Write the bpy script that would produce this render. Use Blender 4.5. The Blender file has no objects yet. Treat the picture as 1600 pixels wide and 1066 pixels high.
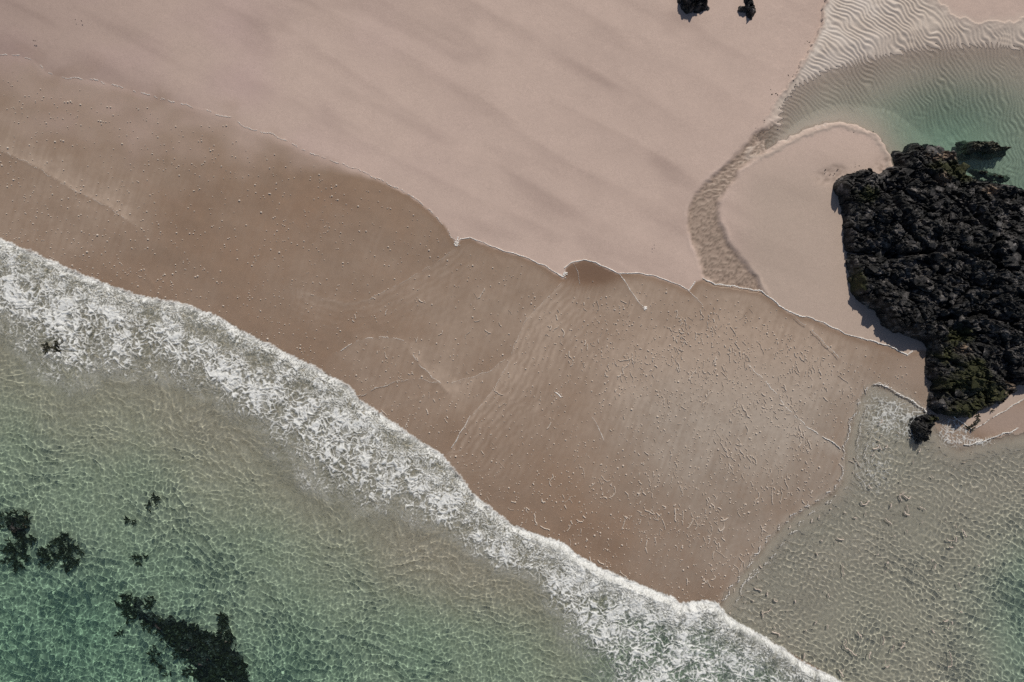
import bpy, bmesh, math, random
import numpy as np

sc = bpy.context.scene
R = math.radians
# ------------------------------------------------------------------ camera
S = 0.025                      # metres per photograph pixel on the sand
HC = 26.67                     # drone height
cam_d = bpy.data.cameras.new('camera'); cam = bpy.data.objects.new('camera', cam_d)
sc.collection.objects.link(cam); sc.camera = cam
cam.location = (0, 0, HC); cam_d.sensor_width = 36; cam_d.lens = 24
cam_d.clip_start = 0.1; cam_d.clip_end = 3000
# ------------------------------------------------------------------ sky, sun, exposure
SUN_EL, SUN_AZ = 46, 20        # azimuth clockwise from +Y (the top of the photograph)
w = bpy.data.worlds.new('World'); sc.world = w; w.use_nodes = True
nt = w.node_tree; bg = nt.nodes['Background']; sky = nt.nodes.new('ShaderNodeTexSky')
sky.sky_type = 'NISHITA'; sky.sun_disc = False
sky.sun_elevation = R(SUN_EL); sky.sun_rotation = R(SUN_AZ)
nt.links.new(sky.outputs[0], bg.inputs[0]); bg.inputs[1].default_value = 0.062
sun_d = bpy.data.lights.new('sun', 'SUN'); sun = bpy.data.objects.new('sun', sun_d)
sc.collection.objects.link(sun)
sun_d.energy = 3.8; sun_d.angle = R(0.5); sun_d.color = (1, 0.935, 0.825)
sun_d.cycles.is_caustics_light = True
sun.rotation_euler = (R(SUN_EL - 90), 0, R(-SUN_AZ))
sc.view_settings.view_transform = 'Standard'; sc.view_settings.look = 'None'
sc.view_settings.exposure = 0.0; sc.view_settings.gamma = 1
sc.render.engine = 'CYCLES'
sc.cycles.use_denoising = False
sc.cycles.max_bounces = 8; sc.cycles.transparent_max_bounces = 12

# ------------------------------------------------------------------ numeric helpers
def _h(ix, iy, seed):
    h = (ix.astype(np.int64) * 374761393 + iy.astype(np.int64) * 668265263 + seed * 974634777) & 0xffffffff
    h = ((h ^ (h >> 13)) * 1274126177) & 0xffffffff
    h = ((h ^ (h >> 15)) * 2246822519) & 0xffffffff
    return (h ^ (h >> 16)).astype(np.float64) / 4294967295.0
def perlin(x, y, seed=0):
    x0 = np.floor(x); y0 = np.floor(y); fx = x - x0; fy = y - y0
    def g(dx, dy):
        a = _h(x0 + dx, y0 + dy, seed) * (2 * math.pi)
        return np.cos(a) * (fx - dx) + np.sin(a) * (fy - dy)
    u = fx * fx * fx * (fx * (fx * 6 - 15) + 10); v = fy * fy * fy * (fy * (fy * 6 - 15) + 10)
    a = g(0, 0); b = g(1, 0); c = g(0, 1); d = g(1, 1)
    return 1.5 * ((a + (b - a) * u) + ((c + (d - c) * u) - (a + (b - a) * u)) * v)
def fbm(x, y, o=3, seed=0, gain=0.5):
    r = 0; a = 1; t = 0
    for k in range(o):
        r = r + a * perlin(x * 2 ** k + 17.3 * k, y * 2 ** k - 9.1 * k, seed + k); t += a; a *= gain
    return r / t
def worley(x, y, seed=0):
    x0 = np.floor(x); y0 = np.floor(y)
    f1 = np.full(x.shape, 9.0); f2 = f1.copy(); cid = f1.copy()
    for dx in (-1, 0, 1):
        for dy in (-1, 0, 1):
            cx = x0 + dx; cy = y0 + dy
            d = np.hypot(cx + _h(cx, cy, seed) - x, cy + _h(cx, cy, seed + 7) - y)
            n = d < f1
            f2 = np.where(n, f1, np.minimum(f2, d)); cid = np.where(n, _h(cx, cy, seed + 13), cid); f1 = np.where(n, d, f1)
    return f1, f2, cid
def sst(a, b, x):
    t = np.clip((x - a) / (b - a), 0, 1); return t * t * (3 - 2 * t)
def pdist(pl, P, Q):
    d = np.full(P.shape, 1e18)
    for (ax, ay), (bx, by) in zip(pl[:-1], pl[1:]):
        vx, vy = bx - ax, by - ay; L = vx * vx + vy * vy
        t = np.clip(((P - ax) * vx + (Q - ay) * vy) / L, 0, 1)
        d = np.minimum(d, (P - ax - t * vx) ** 2 + (Q - ay - t * vy) ** 2)
    return np.sqrt(d)
def inside(poly, P, Q):
    r = np.zeros(P.shape, bool); n = len(poly)
    for i in range(n):
        (ax, ay), (bx, by) = poly[i], poly[(i + 1) % n]
        if ay == by: continue
        c = (ay > Q) != (by > Q)
        r ^= c & (P < (bx - ax) * (Q - ay) / (by - ay) + ax)
    return r
def sgn(line, poly, P, Q):
    return np.where(inside(poly, P, Q), 1.0, -1.0) * pdist(line, P, Q)
def at(x, y, z=0.0):
    k = S * (HC - z) / HC
    return ((x - 800) * k, (533 - y) * k, z)
def mix(a, b, t):
    return a + (b - a) * t
def mixc(a, b, t):
    return a + (np.asarray(b) - a) * t[..., None]

def e2(P, Q, cx, cy, rx, ry): return np.exp(-(((P - cx) / rx) ** 2 + ((Q - cy) / ry) ** 2) ** 2)

# ------------------------------------------------------------------ shore lines (photograph pixels = plan of the beach)
U = [(-3000, -1250), (-300, 0), (0, 88), (25, 87), (55, 95), (75, 115), (100, 122), (140, 125), (185, 135), (225, 147), (270, 160), (320, 172), (365, 185),
     (385, 200), (430, 212), (465, 230), (500, 245), (533, 257), (560, 265), (600, 285), (640, 305), (670, 328), (695, 352), (714, 382),
     (720, 373), (735, 372), (775, 388), (820, 402), (850, 415), (880, 434), (882, 419), (895, 410), (912, 406), (930, 410), (965, 427),
     (1000, 427), (1020, 431), (1060, 445), (1076, 454), (1086, 440), (1098, 435), (1116, 444), (1150, 448), (1190, 455), (1215, 475), (1232, 488),
     (1270, 498), (1330, 525), (1360, 532), (1400, 545), (1417, 556), (1425, 548), (1450, 545), (1475, 640), (1520, 672), (1545, 655),
     (1569, 641), (1585, 630), (1600, 622), (1700, 590), (6000, -600)]
WET = U + [(6000, 6000), (-6000, 6000), (-6000, -1250)]
LS = [(-3000, -945), (-300, 255), (0, 375), (60, 400), (130, 432), (210, 462), (290, 478), (340, 496), (380, 520), (450, 555), (500, 580), (545, 605), (560, 625), (600, 652),
      (640, 680), (690, 712), (725, 755), (740, 775), (800, 822), (855, 842), (880, 850), (900, 868), (940, 890), (1000, 915), (1050, 935), (1060, 946),
      (1090, 940), (1117, 942), (1135, 965), (1165, 980), (1200, 1000), (1230, 1020), (1260, 1040), (1315, 1066), (1500, 1150), (3500, 2300)]
SEA = LS + [(3500, 6000), (-6000, 6000), (-6000, -945)]
DB = [(1122, 945), (1160, 892), (1200, 842), (1225, 815), (1260, 790), (1300, 768), (1312, 755), (1316, 735), (1318, 700), (1330, 650), (1345, 615),
      (1362, 598), (1400, 610), (1425, 622), (1445, 640), (1462, 668), (1480, 690), (1500, 700), (1530, 692), (1560, 685), (1600, 678), (1700, 650), (6000, -400)]
DPO = DB + [(6000, 3500), (3500, 2300), (1500, 1150), (1315, 1066), (1200, 1000), (1135, 965)]
BACK = [(-3000, -700), (-300, 380), (0, 520), (50, 575), (110, 610), (170, 590), (250, 590), (330, 625), (400, 665), (440, 725), (500, 772), (560, 795), (620, 802),
        (700, 832), (780, 888), (830, 900), (865, 955), (905, 1020), (950, 1080), (1100, 1250), (3400, 2600)]
CHAN = [(1182, 205), (1150, 240), (1118, 270), (1095, 292), (1075, 320), (1072, 350), (1080, 380), (1091, 405), (1098, 436), (1150, 470), (1205, 480),
        (1182, 432), (1160, 405), (1140, 380), (1123, 345), (1123, 315), (1150, 280), (1152, 268), (1190, 242), (1215, 225), (1215, 190)]
POOL = [(1292, -400), (1286, 0), (1278, 45), (1262, 80), (1235, 125), (1205, 168), (1180, 208), (1172, 244), (1196, 240), (1230, 222), (1260, 208), (1290, 198), (1312, 195), (1340, 203),
        (1365, 213), (1377, 228), (1388, 250), (1400, 300), (1500, 330), (1620, 360), (6000, 500), (6000, 40), (1650, 20), (1600, 30), (1560, 40), (1520, 42), (1480, 22), (1445, -2), (1430, -400)]
WLINE = [(1195, 205), (1240, 140), (1290, 112), (1340, 100), (1400, 86), (1450, 78), (1530, 74), (1600, 78), (1800, 80), (6000, 80)]
SPIT = [(1172, 244), (1196, 240), (1230, 222), (1260, 208), (1290, 198), (1312, 195), (1340, 203), (1365, 213), (1377, 228), (1388, 250), (1400, 300)]
LEVEL = 0.10                   # pool water level

def sea_depth(P, Q, dE):
    d = 0.07 + 0.38 * sst(50, 540, dE) + 0.07 * fbm(P / 130, Q / 130, 2, 40) * sst(80, 300, dE)
    d = d + .26 * sst(870, 1060, P) * sst(6, 60, dE)
    d = d + 0.14 * np.exp(-(((P - 700) / 260) ** 2 + ((Q - 1020) / 90) ** 2)) + 0.12 * np.exp(-(((P - 60) / 200) ** 2 + ((Q - 1040) / 140) ** 2))
    return d
def d_depth(P, Q, dD):
    return 0.045 + 0.10 * sst(0, 50, dD) + 0.10 * sst(60, 260, dD) + 0.16 * sst(1440, 1720, P) * sst(730, 920, Q) + 0.03 * fbm(P / 60, Q / 60, 2, 41) * sst(20, 80, dD)
def bore(P, Q, dE, dB):
    """height of the broken wave above still water: steep front, long back"""
    t = dE / np.maximum(dE + dB, 1)
    b = (0.17 + 0.10 * sst(760, 1000, P)) * sst(-2, 9, dE + 3 * perlin(P / 9, Q / 9, 50)) * np.exp(-(np.maximum(dE, 0) / 95) ** 1.6)
    return b, t
_rng = np.random.default_rng(11)
def _waves(n, l0, l1, mean, spread):
    out = []
    for k in range(n):
        lam = l0 * (l1 / l0) ** _rng.random()
        a = _rng.normal(mean, spread) if k % 4 else _rng.uniform(0, 2 * math.pi)
        out.append((lam, a, _rng.uniform(0, 6.28)))
    return out
W_SEA = _waves(50, 0.145, 0.75, 1.15, 0.45)
W_D = _waves(48, 0.105, 0.40, 0.9, 0.9)
W_SWELL = _waves(10, 0.9, 2.4, 1.1, 0.5)
W_POOL = _waves(14, 0.3, 0.9, 0.4, 0.6)
def wsum(ws, X, Y, k):
    Z = np.zeros(X.shape)
    for lam, a, p in ws:
        Z += k * lam * np.sin(2 * math.pi / lam * (X * math.cos(a) + Y * math.sin(a)) + p)
    return Z
def sea_z(X, Y, P, Q, dE, dB, dD):
    e = sst(0, 30, dE)
    wx = X + 0.5 * perlin(P / 90, Q / 90, 61); wy = Y + 0.5 * perlin(P / 90, Q / 90, 62)
    amp = np.clip(0.85 + 0.9 * perlin(P / 120, Q / 120, 60) + .4 * perlin(P / 45, Q / 45, 66), 0.3, 1.7)
    zs = (wsum(W_SEA, wx, wy, 0.0044) * amp + wsum(W_SWELL, wx, wy, .0042)) * sst(20, 140, dE)
    ampd = np.clip(1.0 + 0.7 * perlin(P / 70, Q / 70, 63), 0.35, 1.6) * sst(-2, 30, dD)
    zd = wsum(W_D, X + .45 * (wx - X), Y + .45 * (wy - Y), 0.0074) * ampd
    b, t = bore(P, Q, dE, dB)
    rough = sst(0, 12, dE) * (1 - sst(0.75, 1.15, t)) * (0.035 * fbm(P / 14, Q / 14, 3, 65))
    zd = zd * sst(0, 25, dD)
    return np.where(dE > 0, zs + b + rough, zd + b * 0.0)
# ripple marks on the bed of the pool: crests are arcs about a far centre, bent and broken
def ripples(P, Q):
    wx = P + 8 * perlin(P / 38, Q / 38, 70) + 2.4 * perlin(P / 14, Q / 14, 71)
    wy = Q + 8 * perlin(P / 38, Q / 38, 72) + 2.4 * perlin(P / 14, Q / 14, 73)
    r = np.hypot(wx - 1121, wy - 329)
    ph = r / 6.5 + 0.7 * perlin(P / 26, Q / 26, 74)
    s = ph - np.floor(ph)
    prof = np.where(s < 0.68, s / 0.68, (1 - s) / 0.32)
    prof = prof * prof * (3 - 2 * prof)
    ph2 = (P * 0.55 - Q * 0.83) / 9 + 1.2 * perlin(P / 30, Q / 30, 76)
    return prof + 0.22 * np.sin(2 * math.pi * ph2) * np.clip(perlin(P / 40, Q / 40, 77) + .2, 0, 1)

# ------------------------------------------------------------------ object helpers
def tag(o, label=None, cat=None, group=None, kind=None):
    for k, v in (('label', label), ('category', cat), ('group', group), ('kind', kind)):
        if v: o[k] = v
    return o
def raw_mesh(name, v, faces, mat=None, smooth=True, parent=None, attrs=None):
    """faces: int array (n,3) or (n,4)"""
    v = np.asarray(v, np.float32); f = np.asarray(faces, np.int32); k = f.shape[1]
    me = bpy.data.meshes.new(name)
    me.vertices.add(len(v)); me.vertices.foreach_set('co', v.ravel())
    me.loops.add(f.size); me.loops.foreach_set('vertex_index', f.ravel())
    me.polygons.add(len(f)); me.polygons.foreach_set('loop_start', np.arange(0, f.size, k, dtype=np.int32))
    me.polygons.foreach_set('use_smooth', np.full(len(f), smooth))
    me.update(calc_edges=True)
    for an, av in (attrs or {}).items():
        av = np.asarray(av, np.float32)
        if av.ndim == 2:
            a = me.attributes.new(an, 'FLOAT_COLOR', 'POINT')
            if av.shape[1] == 3: av = np.concatenate([av, np.ones((len(av), 1), np.float32)], 1)
            a.data.foreach_set('color', av.ravel())
        else:
            a = me.attributes.new(an, 'FLOAT', 'POINT'); a.data.foreach_set('value', av.ravel())
    if mat: me.materials.append(mat)
    o = bpy.data.objects.new(name, me); sc.collection.objects.link(o); o.parent = parent
    return o
def grid_mesh(name, X, Y, Z, mat, keep=None, attrs=None, parent=None, smooth=True):
    ny, nx = X.shape; i = np.arange(nx * ny).reshape(ny, nx)
    q = np.stack([i[:-1, :-1], i[:-1, 1:], i[1:, 1:], i[1:, :-1]], -1).reshape(-1, 4)
    if keep is not None:
        kk = keep[:-1, :-1] | keep[:-1, 1:] | keep[1:, 1:] | keep[1:, :-1]
        q = q[kk.ravel()]
    used = np.unique(q); mp = np.full(nx * ny, -1, np.int64); mp[used] = np.arange(len(used))
    v = np.stack([X, Y, Z], -1).reshape(-1, 3)[used]
    at_ = {k: np.asarray(a).reshape(nx * ny, -1)[used] for k, a in (attrs or {}).items()}
    at_ = {k: (a[:, 0] if a.shape[1] == 1 else a) for k, a in at_.items()}
    return raw_mesh(name, v, mp[q], mat, smooth, parent, at_)
def axis(a, b, step, far=None):
    c = list(np.arange(a, b + step * .5, step))
    if far:
        lo, hi, s, s2 = [], [], step, step
        x = c[0]
        while x > -far: s *= 1.35; x -= s; lo.append(x)
        x = c[-1]
        while x < far: s2 *= 1.35; x += s2; hi.append(x)
        c = lo[::-1] + c + hi
    return np.array(c)
def plan(xs, ys):
    X, Y = np.meshgrid(xs, ys)
    return X, Y, X / S + 800, 533 - Y / S

# ------------------------------------------------------------------ materials
class N:
    def __init__(s, name):
        s.m = bpy.data.materials.new(name); s.m.use_nodes = True; s.t = s.m.node_tree
        s.b = s.t.nodes['Principled BSDF']; s.o = s.t.nodes['Material Output']
    def new(s, typ, **kw):
        n = s.t.nodes.new(typ)
        for k, v in kw.items():
            if k in n.inputs: n.inputs[k].default_value = v
            else: setattr(n, k, v)
        return n
    def l(s, a, b): s.t.links.new(a, b)
    def attr(s, name): return s.new('ShaderNodeAttribute', attribute_name=name)
    def noise(s, scale, detail=4, rough=.6, vec=None):
        n = s.new('ShaderNodeTexNoise', Scale=scale, Detail=detail, Roughness=rough)
        if vec is None:
            vec = s.new('ShaderNodeNewGeometry').outputs['Position']
        s.l(vec, n.inputs['Vector']); return n
    def math(s, op, a, b=None, clamp=False):
        n = s.new('ShaderNodeMath', operation=op, use_clamp=clamp)
        for i, v in enumerate((a, b)):
            if v is None: continue
            if isinstance(v, (int, float)): n.inputs[i].default_value = v
            else: s.l(v, n.inputs[i])
        return n.outputs[0]
    def ramp(s, fac, stops):
        r = s.new('ShaderNodeValToRGB'); e = r.color_ramp.elements
        while len(e) < len(stops): e.new(0.5)
        for el, (p, c) in zip(e, stops):
            el.position = p; el.color = (c if isinstance(c, tuple) else (c, c, c)) + (1,)
        s.l(fac, r.inputs[0]); return r.outputs[0]
    def mixc(s, fac, a, b, mode='MIX'):
        n = s.new('ShaderNodeMix', data_type='RGBA', blend_type=mode)
        for sock, v in ((n.inputs[0], fac), (n.inputs[6], a), (n.inputs[7], b)):
            if isinstance(v, (int, float)): sock.default_value = v
            elif isinstance(v, tuple): sock.default_value = v + (1,)
            else: s.l(v, sock)
        return n.outputs[2]
    def bump(s, h, strength, dist):
        n = s.new('ShaderNodeBump', Strength=strength, Distance=dist); s.l(h, n.inputs['Height']); return n.outputs[0]

def m_sand():
    n = N('sand')
    a = n.attr('albedo'); wet = n.attr('wet').outputs['Fac']
    g = n.noise(38, 3, .7); g2 = n.noise(7, 3, .6)
    f = n.math('MULTIPLY', n.ramp(g.outputs['Fac'], [(.25, .70), (.75, 1.0)]), n.ramp(g2.outputs['Fac'], [(.25, .93), (.75, 1.0)]))
    c = n.mixc(1.0, a.outputs['Color'], f, 'MULTIPLY')
    n.l(c, n.b.inputs['Base Color'])
    n.l(n.math('SUBTRACT', .95, n.math('MULTIPLY', wet, .45)), n.b.inputs['Roughness'])
    n.b.inputs['Specular IOR Level'].default_value = .3
    n.l(n.bump(n.math('ADD', g.outputs['Fac'], g2.outputs['Fac']), .35, .012), n.b.inputs['Normal'])
    return n.m
def m_water():
    n = N('clear_sea_water'); n.t.nodes.remove(n.b)
    g = n.new('ShaderNodeBsdfGlass', Roughness=0.0, IOR=1.33)
    n.l(n.attr('tint').outputs['Color'], g.inputs['Color'])
    d = n.new('ShaderNodeBsdfDiffuse'); d.inputs['Color'].default_value = (.17, .21, .175, 1)
    m = n.new('ShaderNodeMixShader')
    n.l(n.attr('turbid').outputs['Fac'], m.inputs[0]); n.l(g.outputs[0], m.inputs[1]); n.l(d.outputs[0], m.inputs[2])
    n.l(m.outputs[0], n.o.inputs[0]); return n.m
def m_film():
    n = N('thin_swash_water')
    tr = n.new('ShaderNodeBsdfTransparent'); m = n.new('ShaderNodeMixShader')
    g = n.noise(5, 4, .6); g2 = n.noise(30, 2, .6)
    n.l(n.attr('silt').outputs['Color'], n.b.inputs['Base Color'])
    n.b.inputs['Roughness'].default_value = .25; n.b.inputs['Specular IOR Level'].default_value = .5
    n.l(n.bump(n.math('ADD', g.outputs['Fac'], g2.outputs['Fac']), .25, .01), n.b.inputs['Normal'])
    f = n.math('MULTIPLY', n.attr('milk').outputs['Fac'], n.ramp(g.outputs['Fac'], [(.3, .8), (.7, 1.0)]))
    n.l(f, m.inputs[0]); n.l(tr.outputs[0], m.inputs[1]); n.l(n.b.outputs[0], m.inputs[2]); n.l(m.outputs[0], n.o.inputs[0])
    return n.m
def m_foam(name, col, attr='alpha'):
    n = N(name)
    tr = n.new('ShaderNodeBsdfTransparent'); m = n.new('ShaderNodeMixShader')
    g = n.noise(45, 3, .7)
    n.b.inputs['Base Color'].default_value = col + (1,); n.b.inputs['Roughness'].default_value = .7
    n.b.inputs['Specular IOR Level'].default_value = .25
    n.l(n.bump(g.outputs['Fac'], .6, .03), n.b.inputs['Normal'])
    f = n.math('MULTIPLY', n.attr(attr).outputs['Fac'], n.ramp(g.outputs['Fac'], [(.3, .55), (.62, 1.0)]))
    n.l(f, m.inputs[0]); n.l(tr.outputs[0], m.inputs[1]); n.l(n.b.outputs[0], m.inputs[2]); n.l(m.outputs[0], n.o.inputs[0])
    return n.m
def m_plain(name, c0, c1, scale, rough=.7, bump=.4, dist=.02, stops=(.35, .65)):
    n = N(name); g = n.noise(scale, 5, .65)
    n.l(n.ramp(g.outputs['Fac'], [(stops[0], c0), (stops[1], c1)]), n.b.inputs['Base Color'])
    n.b.inputs['Roughness'].default_value = rough; n.b.inputs['Specular IOR Level'].default_value = .3
    n.l(n.bump(g.outputs['Fac'], bump, dist), n.b.inputs['Normal']); return n.m
def m_rock():
    n = N('dark_rock')
    big = n.noise(1.5, 5, .65); mid = n.noise(6, 6, .7); fine = n.noise(22, 6, .8)
    c = n.ramp(mid.outputs['Fac'], [(.36, (.006, .006, .006)), (.48, (.026, .026, .027)), (.58, (.075, .074, .076)), (.72, (.19, .17, .16))])
    dark = n.ramp(fine.outputs['Fac'], [(.36, (.12, .12, .12)), (.58, (1., 1., 1.))])
    c = n.mixc(1.0, c, dark, 'MULTIPLY')
    c = n.mixc(n.ramp(big.outputs['Fac'], [(.45, 1.), (.6, .25)]), c, n.mixc(1.0, c, (.28, .28, .29), 'MULTIPLY'))
    plate = n.noise(2.6, 3, .5)
    c = n.mixc(n.ramp(plate.outputs['Fac'], [(.50, 0.), (.60, 1.)]), c, n.mixc(1.0, n.mixc(.012, c, (1., .93, .88)), (3.0, 2.9, 2.85), 'MULTIPLY'))
    spk = n.noise(60, 2, .5)
    c = n.mixc(n.ramp(spk.outputs['Fac'], [(.69, 0.), (.74, .8)]), c, (.30, .28, .25))
    al = n.attr('algae').outputs['Fac']
    ac = n.ramp(fine.outputs['Fac'], [(.35, (.008, .010, .004)), (.55, (.045, .048, .014)), (.7, (.12, .115, .05))])
    c = n.mixc(n.math('MULTIPLY', al, n.ramp(mid.outputs['Fac'], [(.35, .35), (.5, 1.)])), c, ac)
    pk = n.attr('bare').outputs['Fac']
    pc = n.ramp(fine.outputs['Fac'], [(.4, (.03, .025, .02)), (.52, (.25, .18, .13)), (.66, (.45, .36, .28))])
    c = n.mixc(pk, c, pc)
    n.l(c, n.b.inputs['Base Color']); n.b.inputs['Roughness'].default_value = .6; n.b.inputs['Specular IOR Level'].default_value = .35
    n.l(n.bump(n.math('ADD', fine.outputs['Fac'], mid.outputs['Fac']), .9, .05), n.b.inputs['Normal'])
    return n.m
M_SAND, M_WATER, M_FILM, M_ROCK = m_sand(), m_water(), m_film(), m_rock()
M_FOAM = m_foam('white_sea_foam', (.84, .85, .84))
M_FLECK = m_plain('bubble_foam', (.42, .35, .295), (.60, .52, .45), 20, .4, .2)
M_WEED = m_plain('dark_seaweed', (.006, .007, .004), (.035, .032, .014), 9, .5, .3)
M_STONE = m_plain('dark_stone', (.012, .012, .012), (.06, .055, .05), 30, .7)
M_SLAB = m_plain('weathered_slab', (.018, .020, .014), (.17, .16, .12), 11, .75, .8, .04, (.38, .66))
M_ALGAE = m_plain('green_algae', (.009, .011, .004), (.052, .053, .018), 34, .75, .8, .04)

# ------------------------------------------------------------------ beach and sea bed: one sheet
DRY = np.array((.565, .434, .374)); WETC = np.array((.266, .176, .120)); DAMP_VIGNETTE = np.array((.325, .238, .208))  # third tone: damp sand, also paints the vignette on the left
STREAM = np.array((.345, .256, .200)); BED = np.array((.535, .458, .375))
def build_sand():
    xs = axis(-20.8, 20.8, 0.06, 160); xs = np.concatenate([xs[xs < 9.4], np.arange(9.4, 20.8, .034), xs[xs > 20.8]])
    ys = axis(-14.1, 14.1, 0.06, 160); ys = np.concatenate([ys[ys < 5.6], np.arange(5.6, 14.1, .034), ys[ys > 14.1]])
    X, Y, P, Q = plan(xs, ys)
    jag = 2.0 * perlin(P / 13, Q / 13, 3) + 1.2 * perlin(P / 5, Q / 5, 4)
    du = sgn(U, WET, P, Q) + jag * .6
    de = sgn(LS, SEA, P, Q); dd = sgn(DB, DPO, P, Q) + jag * 2
    dc = sgn(CHAN + CHAN[:1], CHAN, P, Q) + jag
    dp = sgn(POOL + POOL[:1], POOL, P, Q) + jag * 1.5 + (P > 1430) * (Q < 120) * 9 * fbm(P / 30, Q / 30, 2, 24)
    dw = pdist(WLINE, P, Q) * np.where(inside(WLINE + [(6000, 900), (1195, 900)], P, Q), 1, -1)
    dsp = pdist(SPIT, P, Q)
    # heights
    z = np.where(du < 0, 0.05 + np.minimum(-du, 520) * 0.0005, 0.05)
    z = z + 0.012 * fbm(P / 70, Q / 70, 3, 5) * (du < 0)
    dwat = np.minimum(np.abs(de), np.abs(dd))
    z = np.where(du >= 0, np.minimum(0.05, 0.004 + dwat * 0.0006), z)
    z = np.where(de > 0, -sea_depth(P, Q, de) + 0.02 * fbm(P / 22, Q / 22, 3, 6), z)
    z = np.where((dd > 0) & (de <= 0), -d_depth(P, Q, dd) + 0.03, z)
    near = sst(95, 0, -dp) * (dp < 0)
    z = np.where(du < 0, mix(z, 0.165 + .05 * (P > 1420) * (Q < 120), near * sst(1165, 1200, P)), z)
    # outlet stream
    ch = sst(-3, 7, dc) * (du < 2)
    lip = np.exp(-((dc + 3) / 3.0) ** 2) * (du < 0) * sst(-0.2, .5, perlin(P / 40, Q / 40, 9))
    tex = np.zeros(P.shape); mk = (P > 1040) & (P < 1300) & (Q > 120) & (Q < 500); p_, q_ = P[mk], Q[mk]
    tex[mk] = np.clip(worley(p_ / 5.6 + 1.3 * perlin(p_ / 9, q_ / 9, 1), q_ / 4.2 + .8 * perlin(p_ / 7, q_ / 7, 2), 21)[0], 0, 1)
    z = z - ch * (0.07 + 0.05 * tex) + lip * .02
    # pool
    ex = np.where((P > 1430) & (Q < 120), sst(-16, 16, dp), sst(-2, 8, dp))
    rip = np.zeros(P.shape); mk = (P > 1120) & (Q < 380) & (P < 1700) & (Q > -60); rip[mk] = ripples(P[mk], Q[mk])
    pd = np.minimum(np.maximum(dw, -30) * 0.0034, dsp * 0.0055) + 0.42 * np.exp(-(((P - 1490) / 95) ** 2 + ((Q - 200) / 55) ** 2))
    ramp_ = sst(2, 30, dsp + np.where(P < 1230, 20, 0) - 16 * sst(1330, 1380, P)) * sst(0, 22, dp)
    ramp_ = ramp_ * np.clip(.75 + .8 * perlin(P / 60, Q / 60, 79), .4, 1.15)
    zp = LEVEL - pd - 0.004 + ramp_ * 0.050 * (rip - .5)
    chan_mix = sst(0, 60, pdist([(1172, 244), (1182, 205)], P, Q))
    z = np.where(dp > -16, z * (1 - ex * chan_mix) + zp * ex * chan_mix, z)
    z = z + np.exp(-((dp + 3) / 3.5) ** 2) * (dsp < 12) * .03
    # swash ridges
    z = z + (du > -3) * ridge_z(P, Q)
    # colour of the sand, with left vignette and ripple sheen painted in
    u, v = P * .89 + Q * .45, -P * .45 + Q * .89
    band = fbm(u / 260 + .4 * perlin(P / 160, Q / 160, 90), v / 52, 3, 30)
    C = np.broadcast_to(DRY, P.shape + (3,)).copy()
    tv = v / 66 + .8 * fbm(u / 800, v / 170, 3, 39) + .05 * perlin(P / 40, Q / 22, 38); tv = tv - np.floor(tv)
    terr = sst(0, .16, tv) * (1 - tv) ** 1.3 * np.clip(.55 + 1.1 * fbm(u / 170, v / 70, 2, 29), 0, 1) * sst(250, 480, P) * sst(1230, 1000, P) * (du < 0)
    damp_vignette = np.clip(.30 * sst(-.05, .55, band) + .75 * sst(620, -200, P + Q * .35 - 60 * band) * sst(560, 120, -du) , 0, 1)  # damp streaks, plus vignette darkening of the left side painted into the colour
    damp_vignette = np.clip(damp_vignette + .36 * terr, 0, 1)
    damp_vignette = np.maximum(damp_vignette, (.62 + .35 * band) * sst(470, -40, P) * (du < 0) + .25 * sst(-60, 0, du) * sst(560, 200, P))  # more vignette darkening painted towards the left edge, damp near the wet line
    C = mixc(C, DAMP_VIGNETTE, damp_vignette)
    C = C * (1 + .05 * fbm(P / 35, Q / 35, 3, 31))[..., None]
    pur = np.clip(fbm(P / 150, Q / 110, 2, 33) + .1, 0, 1) * sst(900, 200, P)
    C = mixc(C, C * np.array((.97, .93, 1.0)), pur)
    spit = sst(1120, 1200, P) * (dp < 0) * (dc < 0) * sst(195, 320, Q)
    C = mixc(C, np.array((.43, .345, .285)), spit * .6)
    soft = np.where(P < 640, 170 - 167 * sst(120, 640, P), 3)
    wet = sst(-soft * .25, soft, du + soft * .5 * fbm(P / 60, Q / 45, 2, 28))
    wv = fbm(u / 120, v / 45, 3, 34)
    wc = np.broadcast_to(WETC, P.shape + (3,)) * (1 + .22 * wv + .10 * fbm(P / 14, Q / 14, 3, 35))[..., None]
    rust = .45 * np.exp(-((P - 430) / 260) ** 2 - ((Q - 330) / 130) ** 2) + .8 * e2(P, Q, 925, 425, 60, 26) + .5 * e2(P, Q, 1010, 860, 160, 80)
    wc = mixc(wc, wc * np.array((.97, .86, .77)), np.clip(rust * (.75 + .8 * fbm(P / 90, Q / 60, 3, 27)), 0, 1))
    wc = mixc(wc, np.array((.155, .088, .055)), e2(P, Q, 925, 424, 52, 22) * .85)
    C = mixc(C, wc, wet)
    C = mixc(C, np.array((.42, .322, .272)), np.clip(e2(P, Q, 1580, 655, 75, 34) + .6 * e2(P, Q, 1440, 580, 50, 30), 0, 1) * wet * .75)
    C = mixc(C, STREAM, ch * (1 - .25 * tex)); C = mixc(C, STREAM * .5, ch * sst(.55, .85, 1 - tex) * .75)
    C = mixc(C, C * 1.08 + .015, lip)
    under = np.maximum(sst(-4, 14, de), sst(-10, 12, dd))
    BEDC = mixc(np.broadcast_to(BED, P.shape + (3,)).copy(), np.array((.52, .46, .39)), (dd > 0) * 1.0)
    C = mixc(C, BEDC * (1 + .10 * fbm(P / 80, Q / 80, 3, 36))[..., None], under)
    pale = sst(1470, 1340, P + 0.35 * Q) * sst(14, -8, dw) * sst(0, 10, dp) * sst(1232, 1256, P)  # sun and sky sheen on the exposed ripples, painted in as paler sand
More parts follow.
